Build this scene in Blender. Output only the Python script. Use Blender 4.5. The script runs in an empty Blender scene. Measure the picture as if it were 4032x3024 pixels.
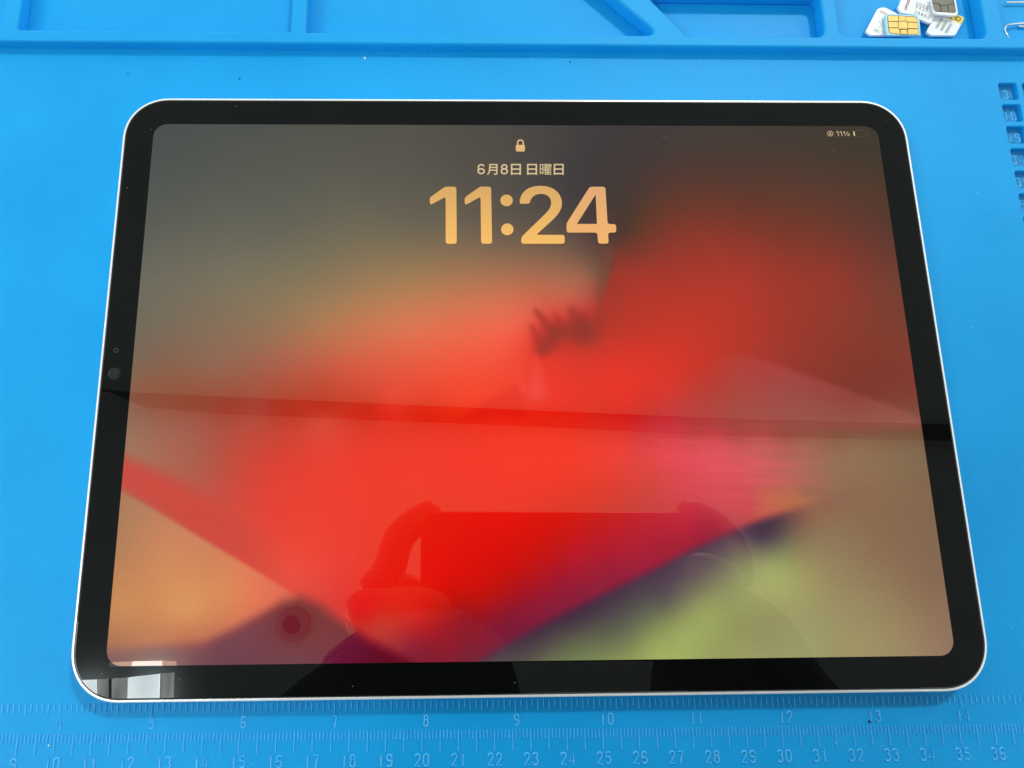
import bpy, bmesh, math, random
import numpy as np
from mathutils import Matrix, Vector, Euler

random.seed(7)
rng = np.random.default_rng(5)
SC = bpy.context.scene
COL = SC.collection
MM = 0.001

# ------------------------------------------------------------------ camera
CAM = np.array([-24.055, -44.812, 193.511])          # millimetres above the mat
ROT = (0.19677, -0.01770, -0.00449)
FPX, PCX, PCY = 2589.448, 2016 - 216.689, 1512 + 47.972
cd = bpy.data.cameras.new('camera')
cam = bpy.data.objects.new('camera', cd)
COL.objects.link(cam)
SC.camera = cam
cam.location = [float(v) * MM for v in CAM]
cam.rotation_euler = Euler(ROT, 'XYZ')
cd.sensor_width = 36.0
cd.lens = FPX * 36.0 / 4032.0
cd.shift_x = 216.689 / 4032.0
cd.shift_y = 47.972 / 4032.0
cd.clip_start = 0.002
cd.clip_end = 30.0
SC.render.resolution_x, SC.render.resolution_y = 1024, 768

# ------------------------------------------------------------------ light
w = bpy.data.worlds.new('World')
SC.world = w
w.use_nodes = True
bg = w.node_tree.nodes['Background']
bg.inputs[0].default_value = (0.93, 1.0, 0.99, 1)
bg.inputs[1].default_value = 1.12


def area(name, loc, aim, sx, sy, power, col):
    d = bpy.data.lights.new(name, 'AREA')
    d.shape = 'RECTANGLE'
    d.size, d.size_y = sx, sy
    d.energy = power
    d.color = col
    o = bpy.data.objects.new(name, d)
    COL.objects.link(o)
    o.location = loc
    o.rotation_euler = (Vector(aim) - Vector(loc)).to_track_quat('-Z', 'Y').to_euler()
    return o


area('ceiling_lamp', (0.86, 1.56, 1.80), (0, 0, 0), 0.36, 0.14, 26.0, (1.0, 0.99, 0.95))
area('fill_light', (-1.62, -0.75, 1.55), (0, 0, 0), 0.9, 0.7, 15.0, (0.93, 1.0, 1.0))  # added fill from the front left, kept outside the mirrored view
SC.view_settings.view_transform = 'Standard'
SC.view_settings.look = 'None'
SC.view_settings.exposure = 0.0
SC.view_settings.gamma = 1.0

# ------------------------------------------------------------------ helpers
RM = np.array(Euler(ROT, 'XYZ').to_matrix())


def ray(px, py):
    return RM @ np.array([(px - PCX) / FPX, -(py - PCY) / FPX, -1.0])


def at(px, py, z=0.0):
    """point of the horizontal plane at height z (mm) seen at a pixel of the photograph"""
    d = ray(px, py)
    t = (z - CAM[2]) / d[2]
    p = CAM + d * t
    return (float(p[0]), float(p[1]), float(z))


GLASS = 6.1


def above(px, py, z):
    """point at height z whose mirror image in the glass is seen at a pixel"""
    d = ray(px, py)
    k = ((CAM[2] - GLASS) + (z - GLASS)) / -d[2]
    return (float(CAM[0] + d[0] * k), float(CAM[1] + d[1] * k), float(z))


TH = 0.00417                                         # the tablet lies turned by a quarter degree
CT, ST = math.cos(TH), math.sin(TH)


def on_tab(px, py, z=GLASS):
    x, y, _ = at(px, py, z)
    return (x * CT + y * ST, -x * ST + y * CT)


def obj(name, verts, faces, mat=None, parent=None, smooth=None, colors=None):
    me = bpy.data.meshes.new(name)
    me.from_pydata([(v[0] * MM, v[1] * MM, v[2] * MM) for v in verts], [], faces)
    if colors is not None:
        a = me.color_attributes.new('tint', 'FLOAT_COLOR', 'POINT')
        buf = np.ones((len(verts), 4), dtype=np.float32)
        buf[:, :3] = colors
        a.data.foreach_set('color', buf.ravel())
    me.validate()
    bm = bmesh.new(); bm.from_mesh(me)
    if colors is None:
        bmesh.ops.recalc_face_normals(bm, faces=bm.faces)
    bm.to_mesh(me); bm.free()
    if smooth is not None:
        me.polygons.foreach_set('use_smooth', [True] * len(me.polygons))
        me.set_sharp_from_angle(angle=math.radians(smooth))
    if mat:
        me.materials.append(mat)
    o = bpy.data.objects.new(name, me)
    COL.objects.link(o)
    if parent:
        o.parent = parent
    return o


def empty(name, loc=(0, 0, 0), rz=0.0):
    o = bpy.data.objects.new(name, None)
    o.empty_display_size = 0.01
    COL.objects.link(o)
    o.location = [v * MM for v in loc]
    o.rotation_euler = (0, 0, rz)
    return o


def tag(o, label=None, cat=None, group=None, kind=None):
    if label: o['label'] = label
    if cat: o['category'] = cat
    if group: o['group'] = group
    if kind: o['kind'] = kind
    return o


def shared(name, src, parent, loc=(0, 0, 0), rz=0.0):
    o = bpy.data.objects.new(name, src.data)
    COL.objects.link(o)
    o.parent = parent
    o.location = [v * MM for v in loc]
    o.rotation_euler = (0, 0, rz)
    return o


def rrect(cx, cy, w, h, r, n=8, power=2.0):
    """rounded rectangle outline, counter-clockwise"""
    pts = []
    for (sx, sy, a0) in ((1, 1, 0), (-1, 1, 90), (-1, -1, 180), (1, -1, 270)):
        ox, oy = cx + sx * (w / 2 - r), cy + sy * (h / 2 - r)
        for i in range(n + 1):
            a = math.radians(a0 + 90 * i / n)
            c, s = math.cos(a), math.sin(a)
            e = 2.0 / power
            pts.append((ox + r * math.copysign(abs(c) ** e, c), oy + r * math.copysign(abs(s) ** e, s)))
    return pts


def loft(rings, cap_first=True, cap_last=True):
    n = len(rings[0])
    v = [p for r in rings for p in r]
    f = []
    for k in range(len(rings) - 1):
        for i in range(n):
            j = (i + 1) % n
            f.append((k * n + i, k * n + j, (k + 1) * n + j, (k + 1) * n + i))
    if cap_first: f.append(tuple(reversed(range(n))))
    if cap_last: f.append(tuple(range((len(rings) - 1) * n, len(rings) * n)))
    return v, f


def curve_solid(name, outlines, z0, z1, bevel, mat, parent, seg=3, smooth=35, extra=None):
    """flat sheet with holes: outline 0 is the outside, the others are holes"""
    cu = bpy.data.curves.new(name, 'CURVE')
    cu.dimensions = '2D'
    cu.fill_mode = 'BOTH'
    for ol in outlines:
        sp = cu.splines.new('POLY')
        sp.points.add(len(ol) - 1)
        for p, q in zip(sp.points, ol):
            p.co = (q[0] * MM, q[1] * MM, 0, 1)
        sp.use_cyclic_u = True
    cu.extrude = (z1 - z0) / 2 * MM - bevel * MM
    cu.bevel_depth = bevel * MM
    cu.bevel_resolution = seg
    cu.offset = -bevel * MM
    tmp = bpy.data.objects.new(name, cu)
    COL.objects.link(tmp)
    dg = bpy.context.evaluated_depsgraph_get()
    me = bpy.data.meshes.new_from_object(tmp.evaluated_get(dg))
    bpy.data.objects.remove(tmp)
    me.transform(Matrix.Translation((0, 0, (z0 + z1) / 2 * MM)))
    me.name = name
    me.materials.clear()
    me.materials.append(mat)
    if smooth:
        me.polygons.foreach_set('use_smooth', [True] * len(me.polygons))
        me.set_sharp_from_angle(angle=math.radians(smooth))
    o = bpy.data.objects.new(name, me)
    COL.objects.link(o)
    o.parent = parent
    return o


def tube(paths, r, n=8, flat=1.0, caps=True):
    """round bars along polylines (mm) -> verts, faces"""
    V, F = [], []
    for path in paths:
        P = [Vector(p) for p in path]
        base = len(V)
        up = Vector((0, 0, 1))
        for i, p in enumerate(P):
            t = (P[min(i + 1, len(P) - 1)] - P[max(i - 1, 0)]).normalized()
            s = t.cross(up)
            if s.length < 1e-4: s = Vector((1, 0, 0))
            s.normalize()
            u = s.cross(t).normalized()
            rr = r[i] if isinstance(r, (list, tuple)) else r
            for k in range(n):
                a = 2 * math.pi * k / n
                V.append(p + s * math.cos(a) * rr + u * math.sin(a) * rr * flat)
        for i in range(len(P) - 1):
            for k in range(n):
                a, b = base + i * n + k, base + i * n + (k + 1) % n
                F.append((a, b, b + n, a + n))
        if caps:
            F.append(tuple(base + k for k in reversed(range(n))))
            F.append(tuple(base + (len(P) - 1) * n + k for k in range(n)))
    return [tuple(v) for v in V], F


def s2l(c):
    c = np.asarray(c, dtype=float) / 255.0
    return np.where(c <= 0.04045, c / 12.92, ((c + 0.055) / 1.055) ** 2.4)


def mat(name, col, rough=0.5, metal=0.0, ior=1.5, coat=0.0, spec=0.5):
    m = bpy.data.materials.new(name)
    m.use_nodes = True
    b = m.node_tree.nodes['Principled BSDF']
    b.inputs['Base Color'].default_value = (*col, 1)
    b.inputs['Roughness'].default_value = rough
    b.inputs['Metallic'].default_value = metal
    b.inputs['IOR'].default_value = ior
    b.inputs['Specular IOR Level'].default_value = spec
    return m


def node(nt, t, **kw):
    n = nt.nodes.new(t)
    for k, v in kw.items():
        setattr(n, k, v)
    return n


def worn(m, scale, c0, c1, bump=0.0, bscale=400.0, rough=None, detail=5):
    """mottled colour and a fine relief on a material"""
    nt = m.node_tree
    b = nt.nodes['Principled BSDF']
    tc = node(nt, 'ShaderNodeTexCoord')
    nz = node(nt, 'ShaderNodeTexNoise')
    nz.inputs['Scale'].default_value = scale
    nz.inputs['Detail'].default_value = detail
    nt.links.new(tc.outputs['Object'], nz.inputs['Vector'])
    r = node(nt, 'ShaderNodeValToRGB')
    r.color_ramp.elements[0].position = 0.3
    r.color_ramp.elements[1].position = 0.7
    r.color_ramp.elements[0].color = (*c0, 1)
    r.color_ramp.elements[1].color = (*c1, 1)
    nt.links.new(nz.outputs['Fac'], r.inputs['Fac'])
    nt.links.new(r.outputs['Color'], b.inputs['Base Color'])
    if bump:
        n2 = node(nt, 'ShaderNodeTexNoise')
        n2.inputs['Scale'].default_value = bscale
        n2.inputs['Detail'].default_value = 4
        nt.links.new(tc.outputs['Object'], n2.inputs['Vector'])
        bp = node(nt, 'ShaderNodeBump')
        bp.inputs['Strength'].default_value = bump
        bp.inputs['Distance'].default_value = 0.0002
        nt.links.new(n2.outputs['Fac'], bp.inputs['Height'])
        nt.links.new(bp.outputs['Normal'], b.inputs['Normal'])
    if rough:
        mr = node(nt, 'ShaderNodeMapRange')
        mr.inputs['To Min'].default_value = rough[0]
        mr.inputs['To Max'].default_value = rough[1]
        nt.links.new(nz.outputs['Fac'], mr.inputs['Value'])
        nt.links.new(mr.outputs['Result'], b.inputs['Roughness'])
    return m


# ------------------------------------------------------------------ materials
M_MAT = mat('blue_silicone', (0.012, 0.33, 0.85), 0.55, spec=0.2)
worn(M_MAT, 26.0, (0.004, 0.335, 0.765), (0.008, 0.375, 0.83), bump=0.35, bscale=1500.0, rough=(0.42, 0.62))
M_RELIEF = mat('highlit_blue_relief', (0.05, 0.46, 0.98), 0.5, spec=.3)  # paler copy of the silicone: highlights on raised edges put into the colour
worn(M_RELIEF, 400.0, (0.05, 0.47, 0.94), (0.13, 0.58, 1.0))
M_FLOOR = mat('dark_cell_floor', (0.02, 0.25, 0.55), 0.7, spec=.2)  # cell floors darker and greyer than the surrounding mat
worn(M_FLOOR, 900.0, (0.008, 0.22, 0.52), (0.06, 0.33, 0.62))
M_ALU = mat('silver_aluminium', (0.95, 0.97, 0.97), 0.34, metal=0.4)
worn(M_ALU, 900.0, (0.94, 0.95, 0.95), (0.98, 0.985, 0.985), rough=(0.3, 0.4))
M_GAP = mat('black_gasket', (0.004, 0.004, 0.004), 0.6)
M_BEZ = mat('black_bezel_glass', (0.0022, 0.0026, 0.0025), 0.025, ior=1.5)
worn(M_BEZ, 60.0, (0.0020, 0.0023, 0.0022), (0.0028, 0.0032, 0.0030), rough=(0.0, 0.0005))
M_LENS = mat('camera_lens_glass', (0.012, 0.014, 0.014), 0.05, ior=1.8)
M_RING = mat('lens_ring', (0.045, 0.05, 0.05), 0.35)


def display_mat(name, ior, grain):
    m = bpy.data.materials.new(name)
    m.use_nodes = True
    nt = m.node_tree
    b = nt.nodes['Principled BSDF']
    b.inputs['Base Color'].default_value = (0.003, 0.003, 0.003, 1)
    b.inputs['Roughness'].default_value = 0.0
    b.inputs['IOR'].default_value = ior
    b.inputs['Specular Tint'].default_value = (1.0, 0.68, 0.42, 1)
    at_ = node(nt, 'ShaderNodeAttribute', attribute_name='tint')
    tc = node(nt, 'ShaderNodeTexCoord')
    nz = node(nt, 'ShaderNodeTexNoise')
    nz.inputs['Scale'].default_value = 2300.0
    nz.inputs['Detail'].default_value = 2.0
    nt.links.new(tc.outputs['Object'], nz.inputs['Vector'])
    mr = node(nt, 'ShaderNodeMapRange')
    mr.inputs['From Min'].default_value = 0.25
    mr.inputs['From Max'].default_value = 0.75
    mr.inputs['To Min'].default_value = 1.0 - grain
    mr.inputs['To Max'].default_value = 1.0 + grain
    nt.links.new(nz.outputs['Fac'], mr.inputs['Value'])
    vm = node(nt, 'ShaderNodeVectorMath', operation='SCALE')
    nt.links.new(at_.outputs['Color'], vm.inputs[0])
    nt.links.new(mr.outputs['Result'], vm.inputs['Scale'])
    nt.links.new(vm.outputs['Vector'], b.inputs['Emission Color'])
    b.inputs['Emission Strength'].default_value = 1.0
    return m


M_DISP = display_mat('lit_display', 2.8, 0.09)
M_TEXT = display_mat('lit_lettering', 2.8, 0.03)

# ------------------------------------------------------------------ repair mat
mat_root = empty('repair_mat')
tag(mat_root, 'blue silicone repair mat with moulded rulers and storage trays, under the tablet', 'mat')


def subdiv_outline(ol, step=12.0):
    out = []
    for i, p in enumerate(ol):
        q = ol[(i + 1) % len(ol)]
        d = math.hypot(q[0] - p[0], q[1] - p[1])
        k = max(1, int(d // step))
        for j in range(k):
            out.append((p[0] + (q[0] - p[0]) * j / k, p[1] + (q[1] - p[1]) * j / k))
    return out


ZR, ZF = 3.4, -1.8                                   # rim top, tray floor
Y_FACE = 111.4
XL, XR, YB, YT = -260.0, 330.0, -172.0, 250.0

# floor sheet, below everything
v, f = loft([[(x, y, z) for x, y in ((XL, YB), (XR, YB), (XR, YT), (XL, YT))] for z in (-4.5, ZF)])
obj('floor_sheet', v, f, M_MAT, mat_root)

# work surface with the square screw cells let into it
XC, YC, DC = 162.526, 101.27, 8.097
cells = []
CW = 6.25
outl = [[(XL, -119.3), (XR, -117.6), (XR, Y_FACE + 1.0), (XL, Y_FACE + 1.0)]]
for c in range(6):
    for r in range(14):
        x0, y0 = XC + c * DC * 1.0, YC - r * DC
        cells.append((x0 + CW / 2, y0 - CW / 2, c, r))
        outl.append(rrect(x0 + CW / 2, y0 - CW / 2, CW, CW, 0.8, 4))
curve_solid('work_surface', outl, ZF, 0.0, 0.28, M_MAT, mat_root, seg=2)
# front border beyond a groove
curve_solid('front_border', [[(XL, YB), (XR, YB), (XR, -121.6), (XL, -123.3)]], ZF, 0.6, 0.5, M_MAT, mat_root, seg=2)


# tray frame: rim along the front, dividers between pockets
def top(px, py):
    p = at(px, py, ZR)
    return (p[0], p[1])


yb = (top(600, 123)[1] + top(2000, 130)[1]) / 2       # inner side of the rim
print('rim inner y', yb, 'rim front', at(2000, 176, ZR)[1])


def round_poly(pts, rads, n=6):
    out = []
    m = len(pts)
    for i, p in enumerate(pts):
        r = rads[i]
        a = Vector(pts[i - 1]) - Vector(p); b = Vector(pts[(i + 1) % m]) - Vector(p)
        if r <= 0:
            out.append(p); continue
        ang = a.angle(b)
        d = r / math.tan(ang / 2)
        A = Vector(p) + a.normalized() * d
        B = Vector(p) + b.normalized() * d
        for k in range(n + 1):
            t = k / n
            q = A * (1 - t) ** 2 + Vector(p) * 2 * t * (1 - t) + B * t * t
            out.append((q.x, q.y))
    return out


x1l, x1r = top(3, 121)[0], top(66, 121)[0]
x2l, x2r = top(1144, 126)[0], top(1204, 126)[0]
d_bl = top(2600, 132); d_br = top(2702, 132)         # diagonal divider at the rim
d_tl = top(2441, 0); d_tr = top(2571, 0)
x3l, x3r = top(3250, 134)[0], top(3309, 134)[0]
x4l, x4r = top(3888, 138)[0], top(3958, 140)[0]
YP = 235.0
kl = (d_tl[0] - d_bl[0]) / (d_tl[1] - d_bl[1])
kr = (d_tr[0] - d_br[0]) / (d_tr[1] - d_br[1])
YD = 178.0
pockets = [
    ([(XL + 8, yb), (x1l, yb), (x1l, YP), (XL + 8, YP)], [2, .6, 2, 2]),
    ([(x1r, yb), (x2l, yb), (x2l, YP), (x1r, YP)], [.6, .6, 2, 2]),
    ([(x2r, yb), (d_bl[0], yb), (d_bl[0] + kl * (YD - yb), YD), (x2r, YD)], [.6, 2.2, 3, 2]),
    ([(d_br[0], yb), (x3l, yb), (x3l, yb + 16.6), (d_br[0] + kr * 16.6, yb + 16.6)], [1.4, 3, 2, 2]),
    ([(x3r, yb), (x4l, yb), (x4l, YP), (x3r, YP)], [3, 3.0, 3, 3]),
    ([(x4r, yb), (XR - 8, yb), (XR - 8, YP), (x4r, YP)], [4.2, 3, 3, 3]),
]
outl = [[(XL, Y_FACE - 0.2), (XR, Y_FACE + 0.6), (XR, YT), (XL, YT)]]
for pts, rads in pockets:
    outl.append(round_poly(pts, rads))
curve_solid('tray_frame', outl, ZF + 0.01, ZR, 0.75, M_MAT, mat_root, seg=4)

# ---- moulded numerals (thin raised strokes)
A_ = math.radians


def arc(cx, cy, rx, ry, a0, a1, n=8):
    return [(cx + rx * math.cos(A_(a0 + (a1 - a0) * i / n)), cy + ry * math.sin(A_(a0 + (a1 - a0) * i / n))) for i in range(n + 1)]


# digits in a 0.5 wide, 1 tall box, y up
DIG = {
    '0': [arc(.25, .72, .2, .26, 0, 180) + arc(.25, .28, .2, .26, 180, 360) + [(.45, .72)]],
    '1': [[(.12, .80), (.27, .98), (.27, 0)]],
    '2': [arc(.25, .74, .2, .24, 170, -25) + [(.05, .02), (.47, .02)]],
    '3': [arc(.23, .76, .19, .22, 160, -80) + arc(.23, .28, .21, .27, 82, -160)],
    '4': [[(.36, 0), (.36, .98), (.03, .27), (.48, .27)]],
    '5': [[(.43, .98), (.11, .98), (.07, .58)] + arc(.25, .32, .2, .3, 120, -150)],
    '6': [arc(.26, .74, .19, .24, 30, 180) + [(.06, .3)] + arc(.25, .28, .2, .26, 180, -180, 14)],
    '7': [[(.05, .98), (.46, .98), (.34, .6), (.24, 0)]],
    '8': [arc(.25, .75, .17, .22, -90, 270, 14), arc(.25, .27, .2, .26, 90, 450, 14)],
    '9': [arc(.25, .71, .2, .26, 0, 360, 14), arc(.25, .71, .2, .26, 0, 0, 1) + [(.45, .6)] + arc(.24, .26, .21, .24, 0, -150)],
}


def numeral(text, cx, ytop, h, parent, z=0.0, r=0.15, name='numeral', wide=1.0, gap=0.62):
    paths = []
    n = len(text)
    w = (0.5 + gap * (n - 1)) * h * wide
    for i, ch in enumerate(text):
        for st in DIG[ch]:
            pts = []
            for (x, y) in st:
                p = (cx - w / 2 + (i * gap + x) * h * wide, ytop - h + y * h, z)
                if not pts or math.dist(pts[-1], p) > 1e-3:
                    pts.append(p)
            paths.append(pts)
    v, f = tube(paths, r, 6, 0.9)
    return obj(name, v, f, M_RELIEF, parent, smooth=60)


SCM, X0CM, YCM = 0.98752, -227.892, -98.958
SIN, X0IN, YIN = 0.97487, -227.598, -91.331


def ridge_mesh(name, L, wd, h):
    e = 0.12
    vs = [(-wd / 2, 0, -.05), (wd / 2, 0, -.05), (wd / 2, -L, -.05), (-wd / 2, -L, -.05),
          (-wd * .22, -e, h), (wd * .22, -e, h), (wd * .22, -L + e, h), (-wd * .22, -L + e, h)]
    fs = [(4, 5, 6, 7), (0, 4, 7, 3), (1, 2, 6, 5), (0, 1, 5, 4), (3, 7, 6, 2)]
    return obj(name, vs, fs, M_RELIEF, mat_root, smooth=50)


def tick_set(name, places, L, wd, h):
    src = None
    for (x, y) in places:
        if src is None:
            src = ridge_mesh(name, L, wd, h)
            src.location = (x * MM, y * MM, 0)
        else:
            shared(name, src, mat_root, (x, y, 0))


L1 = (at(941, 2959)[1] - at(946, 2885)[1])
cm_x = lambda n: X0CM + n * 10 * SCM
in_x = lambda n: X0IN + n * 25.4 * SIN
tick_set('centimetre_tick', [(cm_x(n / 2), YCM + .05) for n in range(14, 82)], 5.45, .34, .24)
# the millimetre ticks between them: about 270 fine ridges
V, F = [], []
for n in range(70, 405):
    if n % 5 == 0: continue
    x, y = cm_x(n / 10), YCM + .02
    wd, L, h, b = .34, 2.3, .24, len(V)
    V += [(x - wd / 2, y, -.05), (x + wd / 2, y, -.05), (x + wd / 2, y - L, -.05), (x - wd / 2, y - L, -.05),
          (x - wd * .2, y - .1, h), (x + wd * .2, y - .1, h), (x + wd * .2, y - L + .1, h), (x - wd * .2, y - L + .1, h)]
    F += [tuple(b + i for i in q) for q in ((4, 5, 6, 7), (0, 4, 7, 3), (1, 2, 6, 5), (0, 1, 5, 4), (3, 7, 6, 2))]
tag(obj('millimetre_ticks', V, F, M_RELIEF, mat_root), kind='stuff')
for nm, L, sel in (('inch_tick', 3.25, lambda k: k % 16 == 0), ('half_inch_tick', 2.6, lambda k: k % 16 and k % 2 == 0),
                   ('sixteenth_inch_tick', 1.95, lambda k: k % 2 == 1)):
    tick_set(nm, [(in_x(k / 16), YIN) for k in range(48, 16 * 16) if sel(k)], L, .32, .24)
ycl = at(1700, 2967)[1]
yil = at(2400, 2807)[1]
hc = ycl - at(1700, 3017)[1]
hi = yil - at(2400, 2853)[1]
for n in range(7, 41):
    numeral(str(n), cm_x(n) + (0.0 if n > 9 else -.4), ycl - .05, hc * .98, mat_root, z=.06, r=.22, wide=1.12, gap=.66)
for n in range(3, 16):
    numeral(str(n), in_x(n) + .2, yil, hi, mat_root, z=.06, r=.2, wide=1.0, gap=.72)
cellnum = {0: ['3', '18', '19', '34', '35', '50', '51'], 1: ['4', '17', '20', '33', '36']}
for (x, y, c, r) in cells:
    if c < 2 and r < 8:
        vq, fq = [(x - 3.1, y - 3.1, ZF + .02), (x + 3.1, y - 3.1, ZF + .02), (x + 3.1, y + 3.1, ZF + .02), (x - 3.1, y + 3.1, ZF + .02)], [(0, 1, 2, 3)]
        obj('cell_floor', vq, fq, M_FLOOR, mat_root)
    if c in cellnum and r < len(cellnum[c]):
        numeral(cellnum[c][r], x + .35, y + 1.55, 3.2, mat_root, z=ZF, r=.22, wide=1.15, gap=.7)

# ------------------------------------------------------------------ tablet
tab = empty('tablet', (0, 0, 0), TH)
tag(tab, 'silver tablet lying on the blue mat, its lock screen lit in red and orange', 'tablet')
BW, BH, BR = 248.9, 179.1, 14.0


def ring(off, z, n=20):
    return [(x, y, z) for x, y in rrect(0, 0, BW - 2 * off, BH - 2 * off, BR - off, n, 2.12)]


v, f = loft([ring(1.2, .12), ring(.5, .2), ring(.12, .5), ring(0, .95), ring(0, 5.45), ring(.08, 5.75), ring(.22, 5.93), ring(.4, 6.0),
             ring(.74, 6.0), ring(.80, 5.92), ring(.82, 5.4)], True, True)
obj('housing', v, f, M_ALU, tab, smooth=40)
v, f = loft([ring(.83, 5.45), ring(.83, 5.93), ring(1.0, 5.95), ring(1.3, 5.6)], False, False)
obj('seal', v, f, M_GAP, tab)

DW, DH, DR = 229.8, 160.5, 4.4


def dring(off, z, n=20):
    return [(x, y, z) for x, y in rrect(0, 0, DW - 2 * off, DH - 2 * off, DR - off, n, 2.12)]


v, f = loft([ring(1.0, 5.6), ring(1.0, 6.0), ring(1.08, 6.08), ring(1.25, 6.11), dring(0, 6.11), dring(0, 6.02)], False, False)
obj('bezel', v, f, M_BEZ, tab, smooth=4)

# --- the picture on the display
H = .046


def samples(txt, haze):
    out = []
    for s in txt.replace('\n', ' ').split(';'):
        s = s.strip()
        if not s: continue
        a = [float(t) for t in s.replace(':', ',').split(',')]
        lin = s2l(a[2:5])
        lin = np.maximum(lin - np.array([haze * 1.35, haze, haze * .62]), 0.0)
        out.append((a[0] * 1.8228, a[1] * 1.8228, *lin))
    return out


def rbf(S, PX, PY):
    """smooth colour field through the samples, square root of light so darks stay smooth"""
    P = np.array([on_tab(s[0], s[1]) for s in S])
    C = np.sqrt(np.array([s[2:5] for s in S]))
    D = np.sqrt(((P[:, None, :] - P[None, :, :]) ** 2).sum(-1) + 16.0)
    mean = C.mean(0)
    W = np.linalg.solve(D + np.eye(len(P)) * .4 * -1, C - mean)
    out = np.zeros((PX.size, 3))
    Q = np.stack([PX.ravel(), PY.ravel()], 1)
    for i in range(0, len(Q), 20000):
        d = np.sqrt(((Q[i:i + 20000, None, :] - P[None]) ** 2).sum(-1) + 16.0)
        out[i:i + 20000] = d @ W + mean
    return np.clip(out, 0, 1.1)


def mask(poly, soft, PX, PY):
    """soft inside-mask of a polygon given in photo pixels (2212 wide), softness in mm"""
    P = [on_tab(x * 1.8228, y * 1.8228) for x, y in poly]
    x, y = PX.ravel(), PY.ravel()
    inside = np.zeros(x.shape, bool)
    dist = np.full(x.shape, 1e9)
    for i in range(len(P)):
        (x0, y0), (x1, y1) = P[i], P[(i + 1) % len(P)]
        c = ((y0 > y) != (y1 > y)) & (x < (x1 - x0) * (y - y0) / ((y1 - y0) or 1e-9) + x0)
        inside ^= c
        dx, dy = x1 - x0, y1 - y0
        t = np.clip(((x - x0) * dx + (y - y0) * dy) / (dx * dx + dy * dy), 0, 1)
        dist = np.minimum(dist, np.hypot(x - x0 - t * dx, y - y0 - t * dy))
    sd = np.where(inside, dist, -dist)
    t = np.clip(sd / (2 * soft) + .5, 0, 1)
    return (t * t * (3 - 2 * t))[:, None]


BASE = samples('''350,290:80,84,81; 500,290:86,86,80; 700,290:90,87,79; 900,290:90,85,77; 1080,290:84,78,72; 1200,290:76,70,67;
1300,290:70,63,62; 1500,290:73,62,57; 1700,290:72,60,54; 1880,290:68,58,50;
340,400:88,90,84; 600,400:96,94,84; 800,400:99,94,83; 1000,400:94,86,76; 1150,400:84,76,71; 1250,400:72,64,63; 1400,400:84,58,54; 1600,400:94,57,50; 1800,400:90,57,50; 1900,400:84,57,48;
320,500:98,97,88; 600,500:108,103,90; 900,500:116,104,86; 1080,500:110,94,79; 1180,500:104,86,74; 1270,500:88,70,65; 1330,500:78,56,54; 1390,500:110,50,46; 1500,500:138,50,44; 1700,500:124,54,47; 1900,500:100,59,50;
310,600:112,108,95; 500,600:125,115,95; 700,600:140,120,90; 900,600:165,125,85; 1050,600:175,118,84; 1200,600:172,108,80; 1270,600:158,98,76; 1305,600:125,78,64; 1345,600:160,54,46; 1420,600:170,54,44; 1600,600:174,54,44; 1800,600:150,60,48; 1920,600:120,65,52;
300,700:118,108,92; 450,700:135,112,90; 580,700:150,118,88; 700,700:178,124,85; 820,700:205,122,84; 900,700:220,120,85; 1050,700:236,110,80; 1130,700:236,98,75; 1210,650:205,96,74; 1265,650:190,85,70; 1310,660:180,56,46; 1400,700:195,60,46; 1500,700:196,58,45; 1600,700:182,58,46; 1700,700:162,58,45; 1800,700:146,62,48; 1915,690:128,65,50; 1950,760:132,64,50;
290,780:128,106,88; 450,790:148,105,84; 560,790:165,100,78; 650,800:188,94,72; 750,800:212,92,68; 850,800:228,90,65; 1000,790:244,88,62; 1090,790:244,82,60; 1210,790:228,62,47; 1320,790:226,60,44; 1440,790:218,60,46; 1540,790:196,58,46; 1650,790:170,60,50; 1790,800:142,60,48; 1960,810:132,62,50;
1200,730:215,60,48; 1290,740:200,58,46; 1700,840:150,66,58; 1850,870:130,64,52;
285,900:148,110,90; 400,910:165,98,80; 550,900:185,86,70; 700,900:215,84,64; 850,880:235,76,56; 1000,880:245,72,48; 1200,870:240,62,44; 1350,860:232,60,46; 1450,850:214,64,56;
275,960:160,118,94; 370,980:172,105,84; 450,1000:180,92,74; 520,960:196,80,64; 650,960:220,72,56; 800,960:236,66,50; 950,960:243,65,46; 1100,960:248,66,44; 1230,960:246,68,48; 1330,960:240,72,60; 1440,960:228,78,80; 1540,960:220,88,90; 1640,960:200,100,92; 1740,960:168,108,88; 1850,960:150,112,86; 1980,960:135,108,82;
480,1050:200,82,68; 600,1050:228,70,56; 720,1050:238,68,52; 900,1050:242,66,48; 1100,1050:244,64,44; 1200,1050:241,64,45; 1300,1050:228,68,52; 1400,1050:214,74,66; 1500,1050:218,78,84; 1590,1050:216,84,92; 1680,1060:190,96,86; 1740,1060:160,108,84; 1850,1050:146,110,84; 1990,1050:135,106,80;
620,1150:234,72,56; 750,1150:238,68,54; 640,1230:236,80,64; 760,1250:235,66,55; 700,1200:238,72,58; 680,1090:236,70,54; 800,1100:240,66,50; 860,1080:240,66,48; 1620,1100:204,80,82; 1700,1090:180,100,76; 
700,1320:215,74,66; 780,1310:230,62,50;
1790,1100:146,110,84; 1780,1150:146,116,88; 1880,1110:142,109,82; 1980,1140:137,107,82; 1900,1200:144,114,86; 2000,1260:140,110,85; 2030,1350:148,118,94; 1850,1300:156,140,100; 1850,1400:162,150,104; 1950,1380:158,136,98; 2040,1410:152,122,98''', H)
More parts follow.
